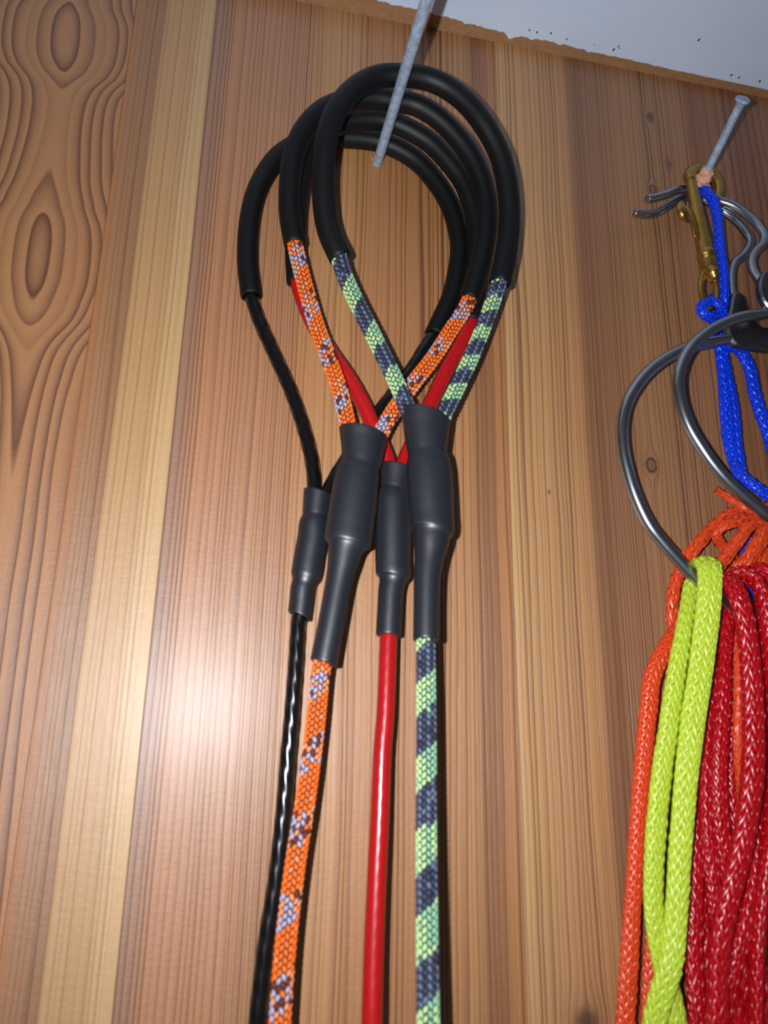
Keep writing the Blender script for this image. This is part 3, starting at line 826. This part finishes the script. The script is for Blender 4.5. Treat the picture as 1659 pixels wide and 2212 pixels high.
strand(yl, 'strand', [(1500, 1248, 0.022), (1493, 1265, 0.023), (1485, 1310, 0.026), (1476, 1367, 0.028), (1466, 1423, 0.029), (1457, 1480, 0.029), (1449, 1535, 0.029), (1443, 1580, 0.029), (1435, 1629, 0.029), (1427, 1693, 0.029), (1420, 1758, 0.029), (1415, 1822, 0.029),
       (1412, 1886, 0.029), (1412, 1951, 0.029), (1418, 2015, 0.029), (1430, 2080, 0.028), (1448, 2140, 0.027), (1462, 2210, 0.027), (1468, 2300, 0.027), (1470, 2430, 0.027)],
       [30, 34, 36, 40, 44, 46, 48, 49, 50, 51, 51, 50, 49, 48, 48, 50, 50, 50, 50, 50], M_YEL, flat=0.55, nc=12, pitch=0.0054, lean=0.38)

rd = empty('red_rope', P(1590, 1250, 0.03), 'thick hank of crimson braided rope hanging over the steel ring', 'rope')
def rs(pts, w, d, **k): strand(rd, 'strand', pts, w, M_REDP, d, **dict(dict(flat=0.65, nc=10, pitch=0.0066, lean=0.34), **k))
rs([(1550, 1300, 0.020), (1556, 1262, 0.024), (1572, 1250, 0.031), (1592, 1282, 0.037), (1606, 1330, 0.038), (1617, 1390, 0.038), (1623, 1460, 0.038), (1627, 1530, 0.038), (1628, 1600, 0.038), (1625, 1680, 0.038), (1614, 1770, 0.038), (1598, 1850, 0.038), (1578, 1930, 0.038),
    (1560, 2010, 0.037), (1552, 2090, 0.036), (1550, 2170, 0.036), (1545, 2280, 0.036), (1540, 2420, 0.036)], [30, 36, 42, 46, 48, 48, 50, 52, 54, 54, 52, 50, 50, 50, 50, 50, 50, 50], 0.03)
rs([(1575, 1262, 0.020), (1590, 1240, 0.026), (1618, 1242, 0.030), (1640, 1270, 0.033), (1652, 1330, 0.034), (1662, 1420, 0.034), (1672, 1520, 0.034), (1676, 1640, 0.034), (1668, 1760, 0.034), (1652, 1880, 0.034), (1640, 1980, 0.034), (1634, 2080, 0.034), (1632, 2200, 0.034), (1630, 2420, 0.034)], [30, 38, 42, 44, 46, 46, 46, 48, 50, 50, 48, 48, 48, 48], 0.03)
rs([(1600, 1258, 0.018), (1635, 1236, 0.023), (1668, 1244, 0.027), (1690, 1300, 0.028), (1705, 1420, 0.028), (1712, 1600, 0.028), (1708, 1800, 0.028), (1690, 2000, 0.028), (1680, 2200, 0.028), (1675, 2420, 0.028)], [34, 40, 44, 48, 50, 50, 50, 50, 50, 50], 0.028)
rs([(1575, 1300, 0.018), (1572, 1340, 0.020), (1568, 1400, 0.022), (1565, 1460, 0.024), (1561, 1530, 0.025), (1556, 1600, 0.026), (1553, 1680, 0.026), (1556, 1760, 0.026), (1566, 1840, 0.026), (1580, 1920, 0.026), (1594, 2010, 0.026), (1606, 2100, 0.026), (1616, 2220, 0.026), (1622, 2420, 0.026)], [26, 28, 30, 32, 36, 40, 42, 42, 42, 42, 42, 44, 44, 44], 0.026)
rs([(1550, 1310, 0.014), (1545, 1400, 0.015), (1540, 1500, 0.016), (1534, 1580, 0.018), (1528, 1660, 0.020), (1527, 1740, 0.022), (1532, 1820, 0.024), (1540, 1900, 0.025), (1548, 1980, 0.026), (1562, 2060, 0.028), (1582, 2140, 0.029), (1600, 2230, 0.029), (1612, 2420, 0.029)], [28, 30, 32, 34, 36, 36, 36, 36, 36, 38, 40, 40, 40], 0.02)
rs([(1538, 1340, 0.010), (1532, 1450, 0.011), (1524, 1560, 0.012), (1514, 1680, 0.014), (1508, 1780, 0.017), (1504, 1880, 0.020), (1500, 1980, 0.023), (1500, 2080, 0.024), (1506, 2180, 0.026), (1514, 2300, 0.026), (1518, 2420, 0.026)], [26, 28, 30, 34, 36, 38, 40, 44, 46, 46, 46], 0.02)
rs([(1590, 1310, 0.014), (1588, 1420, 0.015), (1584, 1540, 0.016), (1582, 1660, 0.017), (1590, 1780, 0.018), (1604, 1900, 0.020), (1620, 2000, 0.024), (1636, 2100, 0.028), (1650, 2220, 0.03), (1660, 2420, 0.03)], [34, 38, 40, 42, 44, 44, 44, 44, 44, 44], 0.018)
rs([(1640, 1320, 0.016), (1646, 1440, 0.018), (1650, 1560, 0.020), (1650, 1680, 0.022), (1642, 1800, 0.026), (1628, 1920, 0.030), (1606, 2020, 0.032), (1580, 2110, 0.031), (1560, 2220, 0.030), (1550, 2420, 0.030)], [40, 42, 44, 44, 44, 44, 42, 42, 42, 42], 0.02)
rs([(1515, 1750, 0.010), (1514, 1860, 0.012), (1518, 1980, 0.016), (1528, 2080, 0.018), (1534, 2200, 0.018), (1536, 2420, 0.018)], [40, 44, 48, 50, 50, 50], 0.014)
rs([(1620, 1330, 0.008), (1618, 1500, 0.008), (1616, 1700, 0.008), (1612, 1900, 0.010), (1606, 2100, 0.012), (1600, 2420, 0.012)], [60, 66, 70, 74, 76, 76], 0.01, nc=12)
rs([(1560, 1360, 0.006), (1558, 1500, 0.006), (1556, 1700, 0.006), (1556, 1900, 0.008), (1560, 2100, 0.010), (1562, 2420, 0.010)], [50, 56, 60, 66, 70, 70], 0.008, nc=12)
